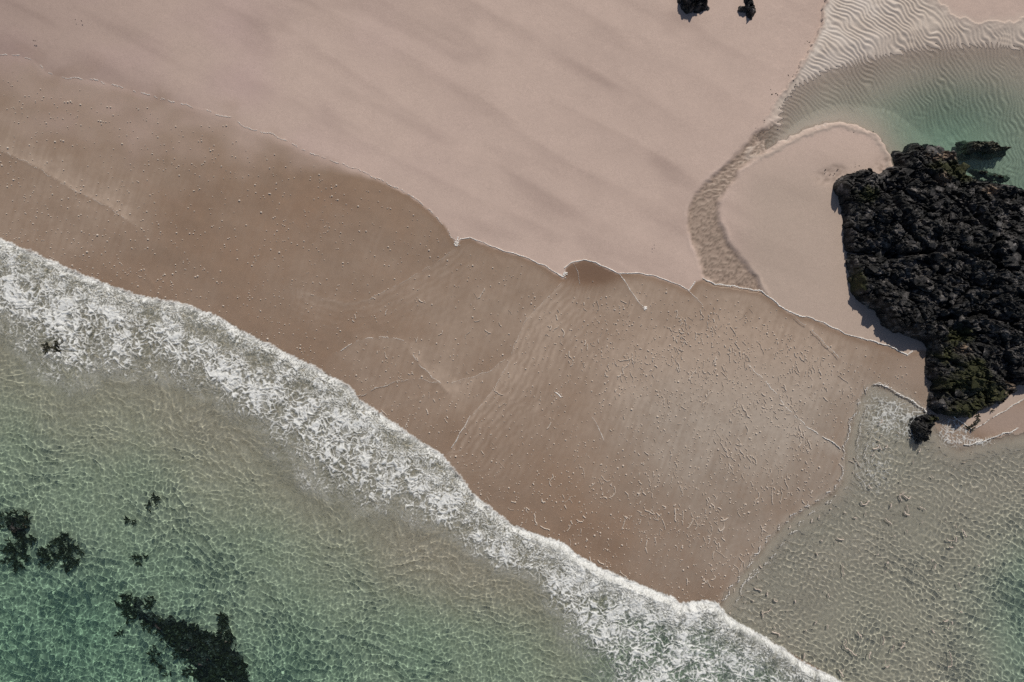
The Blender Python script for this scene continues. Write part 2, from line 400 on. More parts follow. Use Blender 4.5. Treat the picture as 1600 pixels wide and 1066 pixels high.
    C = mixc(C, np.array((.55, .465, .40)), ex * chan_mix)
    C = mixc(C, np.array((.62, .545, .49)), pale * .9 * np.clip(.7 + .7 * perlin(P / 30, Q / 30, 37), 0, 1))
    C = mixc(C, np.array((.30, .22, .18)), ex * chan_mix * np.exp(-((dw - 12) / 16) ** 2) * .2)
    C = mixc(C, np.array((.50, .41, .35)), np.exp(-((dp + 4) / 4) ** 2) * (dsp < 14) * .7)
    for k, (cx, cy, r) in enumerate(((1290, 278, 12), (1305, 268, 9), (1385, 262, 16))):
        C = mixc(C, np.array((.30, .225, .185)), np.exp(-(((P - cx) / (r * 1.6)) ** 2 + ((Q - cy) / r) ** 2) ** 2) * .8 * np.clip(.35 + 1.6 * fbm(P / 9, Q / 7, 2, 23), 0, 1))
        z = z - .03 * np.exp(-(((P - cx) / (r * 1.6)) ** 2 + ((Q - cy) / r) ** 2) ** 2)
    wetA = np.maximum(wet, np.maximum(ch, ex))
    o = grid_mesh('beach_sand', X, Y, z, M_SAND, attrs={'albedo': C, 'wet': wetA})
    tag(o, kind='structure'); o.cycles.is_caustics_receiver = True
    return o
# low ridges where one tongue of swash overran another
RIDGES = [
    ([(714, 386), (690, 405), (650, 430), (610, 452), (575, 468), (540, 473), (500, 464), (470, 452)], .010),
    ([(880, 440), (850, 470), (822, 500), (806, 535), (796, 562), (772, 608), (735, 650), (705, 700)], .016),
    ([(893, 440), (870, 470), (840, 500), (818, 535), (806, 570), (790, 610)], .008),
    ([(900, 445), (905, 480), (880, 540), (850, 600)], .007),
    ([(533, 547), (565, 530), (600, 526), (632, 532)], .014),
    ([(645, 555), (662, 575), (688, 600), (700, 612)], .016),
    ([(705, 598), (735, 590), (765, 580), (790, 562)], .014),
    ([(968, 428), (985, 455), (1000, 475), (1008, 483)], .014),
    ([(925, 652), (935, 668), (943, 690)], .014),
    ([(858, 612), (872, 620), (880, 632)], .014),
    ([(1165, 568), (1200, 600), (1230, 640), (1262, 668), (1300, 690), (1312, 700)], .018),
    ([(0, 235), (60, 262), (120, 300), (170, 322), (200, 345)], .012),
    ([(225, 425), (240, 445), (250, 460)], .014),
    ([(1075, 455), (1090, 468), (1098, 480)], .012),
    ([(755, 376), (770, 395), (783, 415)], .008),
    ([(1232, 490), (1262, 512), (1290, 540)], .010),
    ([(980, 720), (1010, 750), (1030, 770)], .010),
    ([(560, 620), (600, 600), (650, 590), (690, 600)], .010),
    ([(580, 650), (620, 630), (670, 618), (700, 612)], .010),
]
def ridge_z(P, Q):
    o = np.zeros(P.shape)
    for pl, hgt in RIDGES:
        x0, x1 = min(p[0] for p in pl) - 15, max(p[0] for p in pl) + 15; y0, y1 = min(p[1] for p in pl) - 15, max(p[1] for p in pl) + 15
        mk = (P > x0) & (P < x1) & (Q > y0) & (Q < y1); p, q = P[mk], Q[mk]
        d = pdist(pl, p, q) + 1.2 * perlin(p / 9, q / 9, 3)
        o[mk] += hgt * .8 * np.exp(-(d / 2.2) ** 2)
    return o
sand = build_sand()

# ------------------------------------------------------------------ the sea
def tint_of(depth, k=1.0):
    d = (np.clip(depth, 0, 2)[..., None] + .10 * sst(.15, .4, depth)[..., None]) * k
    return np.exp(-d * np.array((.46, .085, .160)))
def build_sea():
    xs = axis(-20.8, 20.8, 0.031, 160); ys = axis(-14.1, 7.2, 0.031, 160)
    X, Y, P, Q = plan(xs, ys)
    de = sgn(LS, SEA, P, Q); dd = sgn(DB, DPO, P, Q); db = pdist(BACK, P, Q)
    keep = (de > -4) | (dd > -3)
    keep &= ~((Q < 560) & (P > 1000))
    dep = np.where(de > 0, sea_depth(P, Q, de), d_depth(P, Q, dd))
    Z = sea_z(X, Y, P, Q, de, db, dd)
    _, t = bore(P, Q, de, db)
    near = sst(-2, 6, de) * (1 - sst(.7, 1.5, np.where(inside(BACK + [(3400, 6000), (-6000, 6000), (-6000, -700)], P, Q), 1 + db / 90, t)))
    turb = np.clip(.012 + .13 * near + .03 * sst(0, 30, dd) * (de < 0), 0, .6)
    o = grid_mesh('sea_water', X, Y, Z, M_WATER, keep, {'tint': tint_of(np.where(de > 0, dep * 1.45, dep * (.62 + .75 * sst(1450, 1680, P) * sst(740, 960, Q)))), 'turbid': turb})
    tag(o, kind='structure'); o.cycles.is_caustics_caster = True
    # tidal pool
    xs = axis(9.0, 24.0, 0.06); ys = axis(2.5, 14.1, 0.06)
    X, Y, P, Q = plan(xs, ys)
    dp = sgn(POOL + POOL[:1], POOL, P, Q); dw = pdist(WLINE, P, Q) * np.where(inside(WLINE + [(6000, 900), (1195, 900)], P, Q), 1, -1)
    dsp = pdist(SPIT, P, Q)
    pd = np.minimum(np.maximum(dw, 0) * 0.0034, dsp * 0.0055) + 0.42 * np.exp(-(((P - 1490) / 95) ** 2 + ((Q - 200) / 55) ** 2))
    keep = (dp > -1) & (dw > -14)
    Z = LEVEL + wsum(W_POOL, X, Y, 0.0007)
    o = grid_mesh('tidal_pool_water', X, Y, Z, M_WATER, keep, {'tint': tint_of(pd, .85), 'turbid': np.full(P.shape, .02)})
    tag(o, kind='structure'); o.cycles.is_caustics_caster = True
build_sea()

# ------------------------------------------------------------------ thin sheet of swash water over the wet sand
def build_swash():
    xs = axis(-20.8, 18, 0.068); ys = axis(-11, 12, 0.068)
    X, Y, P, Q = plan(xs, ys)
    du = sgn(U, WET, P, Q); de = sgn(LS, SEA, P, Q); dd = sgn(DB, DPO, P, Q)
    keep = (du > 1) & (de < 1) & (dd < 1)
    u, v = P * .89 + Q * .45, -P * .45 + Q * .89
    n = fbm(P / 120, Q / 120, 3, 81)
    e = lambda cx, cy, rx, ry: np.exp(-(((P - cx) / rx) ** 2 + ((Q - cy) / ry) ** 2) ** 1.5)
    milk = .25 + .26 * n
    milk = milk + .50 * e(1060, 590, 200, 150) + .35 * e(1290, 560, 150, 120) + .25 * e(780, 470, 110, 80) + .22 * e(1180, 780, 140, 110)
    milk = milk + .30 * e(60, 330, 150, 80) + .18 * e(640, 600, 120, 70)
    milk = milk - .6 * e(925, 424, 60, 28)
    for k, side, amt, fall in ((1, -1, .30, 80), (0, -1, .20, 45), (6, 1, .22, 40), (4, 1, .20, 40), (5, -1, .22, 45), (10, 1, .22, 50), (11, -1, .25, 50), (7, -1, .15, 30)):
        pl = RIDGES[k][0]; d = np.full(P.shape, 1e9); sg = np.zeros(P.shape)
        for (ax, ay), (bx, by) in zip(pl[:-1], pl[1:]):
            vx, vy = bx - ax, by - ay; t = ((P - ax) * vx + (Q - ay) * vy) / (vx * vx + vy * vy); tc = np.clip(t, 0, 1)
            dd_ = np.hypot(P - ax - tc * vx, Q - ay - tc * vy) + 60 * np.abs(t - tc); nn = dd_ < d
            d = np.where(nn, dd_, d); sg = np.where(nn, np.sign(vx * (Q - ay) - vy * (P - ax)), sg)
        lines = .6 + .4 * np.sin(d / 1.6 + 2 * perlin(P / 12, Q / 12, 84)) if k in (1, 0) else 1
        milk = milk + 1.45 * amt * np.where(sg * side > 0, np.exp(-d / fall), 0) * lines
    st = .7 * fbm((P + .35 * Q) / 5, (Q - .35 * P) / 60, 2, 85) + .5 * fbm(P / 10, Q / 10, 3, 86) + .5 * fbm(P / 40, Q / 30, 2, 82)
    milk = np.clip(milk * (1 + .42 * st) * sst(0, 14, du) + .0, 0.02, .8)
    silt = mixc(np.broadcast_to(np.array((.472, .365, .288)), P.shape + (3,)).copy(), np.array((.475, .405, .342)), sst(500, 680, Q) * sst(880, 1060, P))
    zz = np.minimum(0.05, 0.004 + np.minimum(np.abs(de), np.abs(dd)) * 0.0006) + 0.006 + ridge_z(P, Q)
    o = grid_mesh('swash_water', X, Y, zz + .004 * perlin(P / 20, Q / 20, 83), M_FILM, keep, {'milk': milk, 'silt': silt})
    tag(o, kind='structure')
build_swash()

# ------------------------------------------------------------------ surf foam
def foam_alpha(p, q):
    de = sgn(LS, SEA, p, q); db = pdist(BACK, p, q)
    behind = inside(BACK + [(3400, 6000), (-6000, 6000), (-6000, -700)], p, q)
    tt = np.where(behind, 1 + db / 60, de / np.maximum(de + db, 1))
    fr = 1.5 + 4.5 * (.5 + fbm(p / 22, q / 22, 4, 100, .65)) + 1.6 * perlin(p / 3.2, q / 3.2, 99)
    d2 = de + fr
    big = fbm(p / 42, q / 42, 2, 109); mid = fbm(p / 16, q / 16, 2, 110); fine = fbm(p / 2.8, q / 2.8, 2, 112)
    t = tt + .22 * fbm(p / 50, q / 50, 3, 101) + .06 * mid
    right = sst(790, 880, p); far = sst(1040, 1090, p)
    # turbulent warp, then ridges drawn out along the front
    wx = p + 9 * perlin(p / 19, q / 19, 102) + 4 * perlin(p / 8, q / 8, 103) + 1.6 * perlin(p / 3.5, q / 3.5, 113)
    wy = q + 9 * perlin(p / 19, q / 19, 104) + 4 * perlin(p / 8, q / 8, 105) + 1.6 * perlin(p / 3.5, q / 3.5, 114)
    a = wx * .97 + wy * .24; b = -wx * .24 + wy * .97
    rg = lambda x, y, sd: 1 - np.abs(perlin(x, y, sd)) * 2.2
    r1 = rg(a / 10.5, b / 6.5, 106); r2 = rg(a / 5.6, b / 3.8, 107); r3 = rg(a / 3.2, b / 2.4, 108)
    c1 = np.clip(perlin(a / 9, b / 5.5, 115) * 1.5, -1, 1)           # clots
    f1, f2, _ = worley(a / 9.5, b / 7, 116); hole = sst(.10, .55, f1)   # round holes
    g1, g2, _ = worley(wx / 10.5, wy / 8.5, 118); n1 = 1 - sst(.0, .36, g2 - g1)      # connected net
    k1, k2, _ = worley(wx / 5.0, wy / 4.4, 119); n2 = 1 - sst(.0, .42, k2 - k1)
    coarse = sst(10, 60, de)
    fineL = .55 * r2 + .45 * r3
    coarL = .46 * r1 + .32 * r2 + .18 * r3 + .20 * c1 + .40 * (hole - .5)
    lace = mix(.5 * fineL + .5 * n2 + .05, .38 * coarL + .60 * n1 + .24 * n2 + .10 * mid, coarse)
    rim = np.exp(-(np.maximum(d2, 0) / (6.5 + 5 * mid + 8 * right * (1 - far) + 3 * far)) ** 1.15)
    gap = np.exp(-(((p - 350) / 120) ** 2 + ((de - 24) / 10) ** 2))
    burst = lambda cx, cy, r: np.exp(-(((p - cx) / r) ** 2 + ((q - cy) / r) ** 2))
    bs = sum(burst(*c) for c in ((28, 465, 12), (50, 470, 14), (85, 490, 20), (345, 580, 20), (395, 625, 20), (520, 720, 20), (690, 780, 18), (780, 865, 18), (870, 920, 24), (940, 985, 26), (1080, 955, 22), (1090, 1035, 24)))
    dens = .05 + .42 * np.clip(bs, 0, 1) * sst(-.2, .5, fbm(p / 7, q / 7, 2, 117) + .25) + .45 * big + .30 * mid - .75 * sst(.5, 1.15, t) - .30 * gap + .02 * right - .16 * far * sst(0, 40, de)
    al = sst(.14, .92, lace + dens) * (1 - sst(1.0, 1.25, t + .2 * (1 - sst(.0, .7, lace))))
    al = np.clip(al ** 1.1 * 1.0, 0, .96)
    haze = .16 * sst(.0, .8, .6 * r3 + .5 * r2 + .8 * big) * (1 - sst(.9, 1.35, t)) * sst(4, 25, de)
    al = np.maximum(al, haze)
    al = np.maximum(al, np.clip(rim * (1.0 + .6 * fine + .30 * (r3 - .5) + .25 * right + .25 * mid), 0, .96))
    al = al * sst(-.5, 2.5, d2)
    h = al * (.035 + .05 * np.clip(.5 + .5 * c1 + .3 * r2, 0, 1.2)) + .05 * rim * (.5 + .5 * mid + .3 * fine)
    return al, h
def build_foam():
    xs = axis(-20.6, 14.2, 0.0245); ys = axis(-14.0, 4.6, 0.0245)
    # only the strip along the front is evaluated
    X, Y, P, Q = plan(xs, ys)
    m = (np.abs(Q - (np.interp(P, [q[0] for q in LS], [q[1] for q in LS]) + 97)) < 135)
    idx = np.where(m.ravel())[0]
    p, q = P.ravel()[idx], Q.ravel()[idx]
    de = sgn(LS, SEA, p, q); db = pdist(BACK, p, q); al, hh = foam_alpha(p, q)
    A = np.zeros(X.size); A[idx] = al; A = A.reshape(X.shape)
    zb = np.zeros(X.size)
    x_, y_ = X.ravel()[idx], Y.ravel()[idx]
    zs = sea_z(x_, y_, p, q, np.maximum(de, .5), db, np.full(p.shape, -50.0))
    zb[idx] = np.maximum(zs, .01) + .012 + 0.75 * hh
    o = grid_mesh('surf_foam', X, Y, zb.reshape(X.shape), M_FOAM, A > .03, {'alpha': A})
    tag(o, 'band of white lacy foam along the front of the breaking wave', 'foam', kind='stuff')
build_foam()

# ------------------------------------------------------------------ rocks
FAULTS = [[(1521, 268), (1514, 330), (1530, 420), (1525, 470)], [(1440, 275), (1500, 330), (1560, 400), (1610, 470)], [(1310, 392), (1400, 402), (1480, 395), (1560, 430)], [(1450, 500), (1520, 490), (1600, 530)], [(1385, 300), (1400, 360), (1460, 440)]]
def e2(P, Q, cx, cy, rx, ry): return np.exp(-(((P - cx) / rx) ** 2 + ((Q - cy) / ry) ** 2) ** 2)
def worley_v(x, y, seed):
    x0 = np.floor(x); y0 = np.floor(y)
    f1 = np.full(x.shape, 9.0); f2 = f1.copy(); cid = f1.copy(); vx = f1.copy(); vy = f1.copy()
    for dx in (-1, 0, 1):
        for dy in (-1, 0, 1):
            cx = x0 + dx; cy = y0 + dy
            ax = x - cx - _h(cx, cy, seed); ay = y - cy - _h(cx, cy, seed + 7); d = np.hypot(ax, ay)
            n = d < f1
            f2 = np.where(n, f1, np.minimum(f2, d)); cid = np.where(n, _h(cx, cy, seed + 13), cid)
            vx = np.where(n, ax, vx); vy = np.where(n, ay, vy); f1 = np.where(n, d, f1)
    return f1, f2, cid, vx, vy
def rock_height(P, Q, poly, seed, edge, dome, reach, rise, blk):
    jag = 3.5 * fbm(P / 12, Q / 12, 3, seed) + 2.5 * (worley(P / 14, Q / 14, seed + 1)[2] - .5)
    if seed >= 400: jag = jag * 2.6 + 4 * perlin(P / 5, Q / 5, seed)
    d = sgn(poly + poly[:1], poly, P, Q) + jag
    h = edge * sst(-1, rise, d) * (1 + .5 * e2(P, Q, 1400, 495, 60, 50) * (seed == 200)) + dome * sst(rise * .5, reach, d)
    if seed == 200:
        for fl in FAULTS: h = h - .38 * np.exp(-((pdist(fl, P, Q) + 3 * perlin(P / 9, Q / 9, 7)) / 3.5) ** 2) * sst(0, 20, d)
    wx = P + 4 * perlin(P / 13, Q / 13, seed + 2); wy = Q + 4 * perlin(P / 13, Q / 13, seed + 3)
    a = wx * .8 + wy * .6; b = -wx * .6 + wy * .8
    r = 0
    for sc_, amp in ((1.25, 1.1), (.55, .62), (.24, .30), (.11, .12)):
        s = blk * sc_
        f1, f2, cid, vx, vy = worley_v(a / s, b / (s * (.72 if sc_ > 1 else .5)), seed + 5 + int(s))
        tilt = (np.cos(cid * 44) * vx + np.sin(cid * 44) * vy) * .9
        r = r + amp * (.22 * (cid - .5) + .30 * tilt - .20 * (1 - sst(.0, .09, f2 - f1)))
    r = r + .07 * (1 - 2 * np.abs(fbm(P / 9, Q / 9, 3, seed + 9))) + .25 * fbm(P / 45, Q / 45, 2, seed + 10)
    h = h + r * sst(-1, rise, d) * min(.8, blk / 34 + .25)
    return d, h
def rock_object(name, poly, seed, edge, dome, reach, rise, blk, z0, step=.034, parent=None, algae=(), bare=(), zp=.3, mat=None):
    xa = [p[0] for p in poly]; ya = [p[1] for p in poly]
    gx = np.arange(min(xa) - 10, max(xa) + 10, step / S); gy = np.arange(min(ya) - 10, max(ya) + 10, step / S)
    P, Q = np.meshgrid(gx, gy[::-1])
    d, h = rock_height(P, Q, poly, seed, edge, dome, reach, rise, blk)
    k = S * (HC - zp) / HC
    X, Y = (P - 800) * k, (533 - Q) * k
    Z = np.where(d > -1, z0 + h, z0 - .25)
    f = lambda spots: np.clip(sum((np.exp(-(((P - c[0]) / c[2]) ** 2 + ((Q - c[1]) / c[3]) ** 2)) for c in spots), np.zeros(P.shape)) * 1.6 + .7 * fbm(P / 9, Q / 9, 2, seed + 20) - .35, 0, 1)
    o = grid_mesh(name, X, Y, Z, mat or M_ROCK, d > -1, {'algae': f(algae), 'bare': f(bare)}, parent, smooth=False)
    return o
def empty(name, loc, label, cat, group=None):
    o = bpy.data.objects.new(name, None); sc.collection.objects.link(o); o.location = loc; o.empty_display_size = .2
    return tag(o, label, cat, group)
rnd = random.Random(5)
def hull_mesh(name, n, mat, flat=.6):
    bm = bmesh.new()
    for i in range(n):
        while True:
            v = [rnd.uniform(-1, 1) for _ in range(3)]
            if .5 < sum(c * c for c in v) < 1: break
        bm.verts.new((v[0], v[1] * .8, v[2] * flat))
    r = bmesh.ops.convex_hull(bm, input=bm.verts[:])
    bmesh.ops.delete(bm, geom=[e for e in r['geom_interior'] if isinstance(e, bmesh.types.BMVert)], context='VERTS')
    me = bpy.data.meshes.new(name); bm.to_mesh(me); bm.free(); me.materials.append(mat); return me
BLOCKS = [hull_mesh('rock_block', 13, M_ROCK, .36) for _ in range(9)]
BLOCKS_G = [hull_mesh('rock_block', 13, M_ALGAE, .36) for _ in range(4)]
PEB = [hull_mesh('pebble', 11, M_STONE, .7) for _ in range(4)]
def scatter_blocks(root, poly, n, seed, args, z0, algae, smin, smax, zp=.3):
    rg = np.random.default_rng(seed)
    xa = [p[0] for p in poly]; ya = [p[1] for p in poly]
    P = rg.uniform(min(xa), min(max(xa), 1612), n * 6); Q = rg.uniform(min(ya), max(ya), n * 6)
    d, h = rock_height(P, Q, poly, *args)
    ok = np.where(d > 4)[0]; taken = []
    for i in ok:
        if len(taken) >= n: break
        if all((P[i] - a) ** 2 + (Q[i] - b) ** 2 > 49 for a, b in taken): taken.append((P[i], Q[i]))
        else: continue
        g = any(((P[i] - c[0]) / c[2]) ** 2 + ((Q[i] - c[1]) / c[3]) ** 2 < .9 for c in algae)
        me = (BLOCKS_G if g else BLOCKS)[int(rg.integers(0, 4 if g else 9))]
        o = bpy.data.objects.new('rock_block', me); sc.collection.objects.link(o); o.parent = root
        k = S * (HC - zp) / HC; s = smin + (smax - smin) * rg.random() ** 2.5; s *= (.6 if d[i] < 12 else 1)
        o.location = ((P[i] - 800) * k, (533 - Q[i]) * k, z0 + h[i] - s * .19)
        o.location -= root.location
        o.rotation_euler = (rg.normal(0, .25), rg.normal(0, .25), rg.uniform(0, 6.28)); o.scale = (s, s, s)

OUT = [(1303, 290), (1305, 280), (1325, 265), (1365, 258), (1374, 268), (1384, 258), (1402, 256), (1398, 240), (1402, 233), (1420, 233), (1428, 223), (1440, 222), (1449, 229), (1453, 221), (1464, 224),
       (1482, 232), (1500, 240), (1505, 255), (1512, 270), (1530, 277), (1600, 292), (1660, 300), (1720, 330), (1720, 590), (1640, 602), (1600, 605), (1582, 610), (1576, 625), (1550, 638),
       (1532, 648), (1515, 656), (1500, 655), (1472, 648), (1455, 635), (1458, 618), (1462, 600), (1453, 588), (1450, 566), (1453, 545), (1440, 532), (1400, 520), (1382, 508), (1372, 488),
       (1345, 475), (1333, 455), (1326, 420), (1322, 395), (1316, 360), (1313, 325)]
ALG = [(1470, 265, 30, 14), (1500, 275, 18, 14), (1347, 308, 16, 14), (1337, 440, 10, 20), (1488, 525, 24, 16), (1470, 555, 14, 14), (1505, 570, 20, 14), (1535, 615, 30, 20), (1500, 640, 30, 14), (1480, 600, 20, 16), (1515, 590, 20, 14)]
BAR = [(1462, 245, 24, 9), (1460, 285, 14, 9), (1495, 545, 12, 7), (1445, 410, 6, 6), (1570, 610, 10, 14), (1540, 300, 12, 8), (1590, 420, 12, 8)]
A_OUT = (200, .55, .75, 130, 12, 30)
outcrop = empty('rock_outcrop', at(1460, 430, .1), 'large black jagged rock outcrop with green algae patches between beach and pool', 'rock')
ob = rock_object('bedrock', OUT, *A_OUT, .02, parent=outcrop, algae=ALG, bare=BAR); ob.location = -outcrop.location
scatter_blocks(outcrop, OUT, 260, 8, A_OUT, .02, ALG, .09, .38)

def small_rock(name, poly, seed, label, edge, dome, blk, z0, n=0, algae=(), under=False, step=.03, mat=None):
    cx = sum(p[0] for p in poly) / len(poly); cy = sum(p[1] for p in poly) / len(poly)
    e = empty(name, at(cx, cy, z0), label, 'rock')
    a = (seed, edge, dome, 18, 7, blk)
    o = rock_object('bedrock', poly, *a, z0, step, e, algae=algae, zp=max(z0, 0), mat=mat); o.location = -e.location
    if under: o.cycles.is_caustics_receiver = True
    if n: scatter_blocks(e, poly, n, seed, a, z0, algae, .10, .2, zp=max(z0, 0))
    return e
small_rock('beach_rock', [(1062, -30), (1060, 2), (1068, 14), (1074, 20), (1082, 17), (1090, 19), (1100, 15), (1107, 13), (1105, -2), (1098, -30)], 310,
           'black craggy rock cut by the photo top edge, wider of two on dry sand', .3, .25, 20, .28, 14)
small_rock('beach_rock', [(1160, -20), (1163, 2), (1166, 10), (1155, 10), (1153, 17), (1158, 20), (1166, 18), (1168, 26), (1174, 29), (1177, 22), (1181, 12), (1176, -2), (1170, -20)], 320,
           'narrow hooked black rock cut by the photo top edge, on dry sand', .22, .18, 14, .28, 8)
small_rock('pool_rock', [(1503, 222), (1512, 219), (1530, 221), (1545, 219), (1560, 226), (1578, 231), (1575, 240), (1560, 240), (1545, 246), (1530, 242), (1512, 246), (1504, 240)], 330,
           'low grey green rock slab half drowned in the turquoise pool', .62, .16, 18, -.27, 0, [(1530, 232, 40, 20)], True, mat=M_SLAB)
small_rock('pool_rock', [(1517, 265), (1540, 268), (1556, 272), (1577, 278), (1575, 283), (1550, 280), (1530, 274)], 340,
           'thin mossy rock ledge at the pool edge above the big outcrop', .3, .06, 12, -.03, 0, [(1545, 273, 40, 10)], True, mat=M_SLAB)
small_rock('surf_boulder', [(1424, 654), (1433, 648), (1446, 646), (1458, 648), (1466, 654), (1458, 664), (1453, 676), (1443, 690), (1434, 694), (1426, 684), (1421, 668)], 350,
           'dark weed covered boulder awash in foam below the outcrop tip', .3, .2, 20, -.06, 16, [(1455, 655, 10, 6)], True)
small_rock('shore_stone', [(1528, 635), (1540, 630), (1552, 628), (1562, 632), (1566, 622), (1576, 618), (1584, 612), (1588, 600), (1560, 598), (1535, 615)], 360,
           'rust tinged stones at the lower tip of the big outcrop beside wet sand', .22, .1, 12, .03, 10)

# ------------------------------------------------------------------ seaweed
def frond_mesh(k):
    r = random.Random(700 + k); vs, fs = [], []
    for b in range(6):
        a = r.uniform(0, 6.28); L = r.uniform(.10, .22); wd = r.uniform(.018, .038); x = y = 0; z = 0
        base = len(vs)
        for j in range(4):
            t = j / 3; ww = wd * (.6 + .8 * t) * (1 - .7 * (t > .9))
            vs += [(x - math.sin(a) * ww, y + math.cos(a) * ww, z), (x + math.sin(a) * ww, y - math.cos(a) * ww, z + r.uniform(-.02, .02))]
            x += math.cos(a) * L / 3; y += math.sin(a) * L / 3; z += r.uniform(-.01, .05); a += r.uniform(-.5, .5)
        for j in range(3): fs.append((base + 2 * j, base + 2 * j + 1, base + 2 * j + 3, base + 2 * j + 2))
    me = bpy.data.meshes.new('frond'); me.from_pydata(vs, [], fs); me.materials.append(M_WEED); return me
FR = [frond_mesh(k) for k in range(6)]
def bed_z(x, y):
    P, Q = np.array([float(x)]), np.array([float(y)])
    return float(-sea_depth(P, Q, sgn(LS, SEA, P, Q))[0])
def weed(label, spots, seed, base=None):
    rg = np.random.default_rng(seed); cx, cy = spots[0][0], spots[0][1]
    e = empty('seaweed_clump', at(cx, cy, bed_z(cx, cy)), label, 'seaweed')
    if base:
        o = rock_object('holdfast_rock', base, seed, .16, .12, 25, 9, 20, bed_z(cx, cy) - .02, .04, e, algae=[(sum(p[0] for p in base) / len(base) - 15, sum(p[1] for p in base) / len(base) + 12, 22, 12)], zp=0)
        o.location = -e.location; o.cycles.is_caustics_receiver = True
    for (x, y, rx, ry, n) in spots:
        for i in range(int(n * (.8 if base else .62))):
            a = rg.uniform(0, 6.28); q = math.sqrt(rg.random()) * (1.12 if rg.random() < .15 else 1)
            X, Y = x + rx * q * math.cos(a), y + ry * q * math.sin(a)
            z = bed_z(X, Y) + rg.uniform(.08, .30 if base else .22)
            o = bpy.data.objects.new('frond', FR[int(rg.integers(0, 6))]); sc.collection.objects.link(o); o.parent = e
            p = at(X, Y, z); o.location = (p[0] - e.location[0], p[1] - e.location[1], z - e.location[2])
            s = rg.uniform(.35, 1.05); o.scale = (s, s, s); o.rotation_euler = (0, 0, rg.uniform(0, 6.28))
            o.cycles.is_caustics_receiver = True
weed('dark seaweed clump at the left photo edge with a greenish hollow', [(8, 812, 14, 12, 26), (30, 805, 14, 8, 14), (40, 815, 8, 10, 12), (22, 850, 20, 12, 22), (42, 845, 14, 9, 26), (28, 868, 18, 18, 40), (30, 885, 9, 7, 10)], 401,
     [(3, 815), (20, 805), (38, 812), (40, 830), (30, 842), (12, 842), (4, 832)])
weed('dark heart shaped seaweed clump, second from the left photo edge', [(103, 848, 18, 17, 70), (78, 870, 18, 18, 62), (108, 876, 15, 14, 40), (122, 868, 9, 14, 12), (66, 862, 5, 8, 5)], 402)
weed('small upright sprig of seaweed, topmost in the green shallows', [(242, 783, 5, 8, 10), (235, 792, 4, 7, 7)], 403)
weed('tiny sparse wisp of seaweed below the topmost sprig', [(203, 811, 4, 5, 4), (212, 814, 4, 5, 4)], 404)
weed('small ragged tuft of seaweed between heart shaped clump and large bed', [(213, 871, 8, 6, 8), (225, 870, 5, 6, 6), (220, 880, 4, 4, 3)], 405)
weed('large branching black seaweed bed at the bottom photo edge', [(198, 940, 16, 10, 30), (208, 958, 12, 16, 30), (235, 942, 6, 14, 16), (240, 975, 16, 14, 36), (268, 985, 22, 14, 50), (300, 995, 26, 20, 80), (330, 1015, 30, 24, 100),
      (355, 1045, 32, 22, 110), (348, 975, 8, 16, 26), (352, 995, 14, 14, 30), (245, 1020, 9, 18, 14), (262, 1045, 12, 10, 10), (320, 1050, 30, 16, 50), (290, 1010, 30, 18, 50), (193, 990, 6, 5, 4)], 406,
     [(198, 935), (215, 940), (222, 960), (240, 966), (262, 968), (290, 978), (320, 990), (345, 996), (362, 1018), (380, 1042), (390, 1085), (305, 1085), (292, 1045), (272, 1022), (250, 1004), (232, 985), (212, 972), (203, 955)])
weed('blurred dark weed patch showing through the foam near the left', [(82, 545, 12, 10, 16), (95, 535, 8, 8, 8)], 407)

# ------------------------------------------------------------------ bubbles and foam lines: chains of small domes
_ang = np.arange(6) * math.pi / 3
def domes(name, pts, mat, label, cat='foam'):
    """pts: (px, py, radius_px, z, height_m) rows"""
    a = np.asarray(pts, float); n = len(a)
    cx, cy = (a[:, 0] - 800) * S, (533 - a[:, 1]) * S; r = a[:, 2] * S
    ph = np.random.default_rng(n).uniform(0, 1, n)
    v = np.zeros((n, 13, 3))
    v[:, 0] = np.stack([cx, cy, a[:, 3] + a[:, 4]], -1)
    for j in range(6):
        ca, sa = np.cos(_ang[j] + ph), np.sin(_ang[j] + ph)
        v[:, 1 + j] = np.stack([cx + .68 * r * ca, cy + .68 * r * sa, a[:, 3] + a[:, 4] * .72], -1)
        v[:, 7 + j] = np.stack([cx + r * ca, cy + r * sa, a[:, 3] - .012], -1)
    f = []
    for j in range(6):
        k = (j + 1) % 6
        f += [(0, 1 + j, 1 + k), (1 + j, 7 + j, 7 + k), (1 + j, 7 + k, 1 + k)]
    F = (np.array(f)[None] + 13 * np.arange(n)[:, None, None]).reshape(-1, 3)
    o = raw_mesh(name, v.reshape(-1, 3), F, mat, True)
    return tag(o, label, cat, kind='stuff')
def film_z(P, Q):
    P, Q = np.asarray(P, float), np.asarray(Q, float)
    return np.minimum(0.05, 0.004 + np.minimum(pdist(LS, P, Q), pdist(DB, P, Q)) * 0.0006) + .006
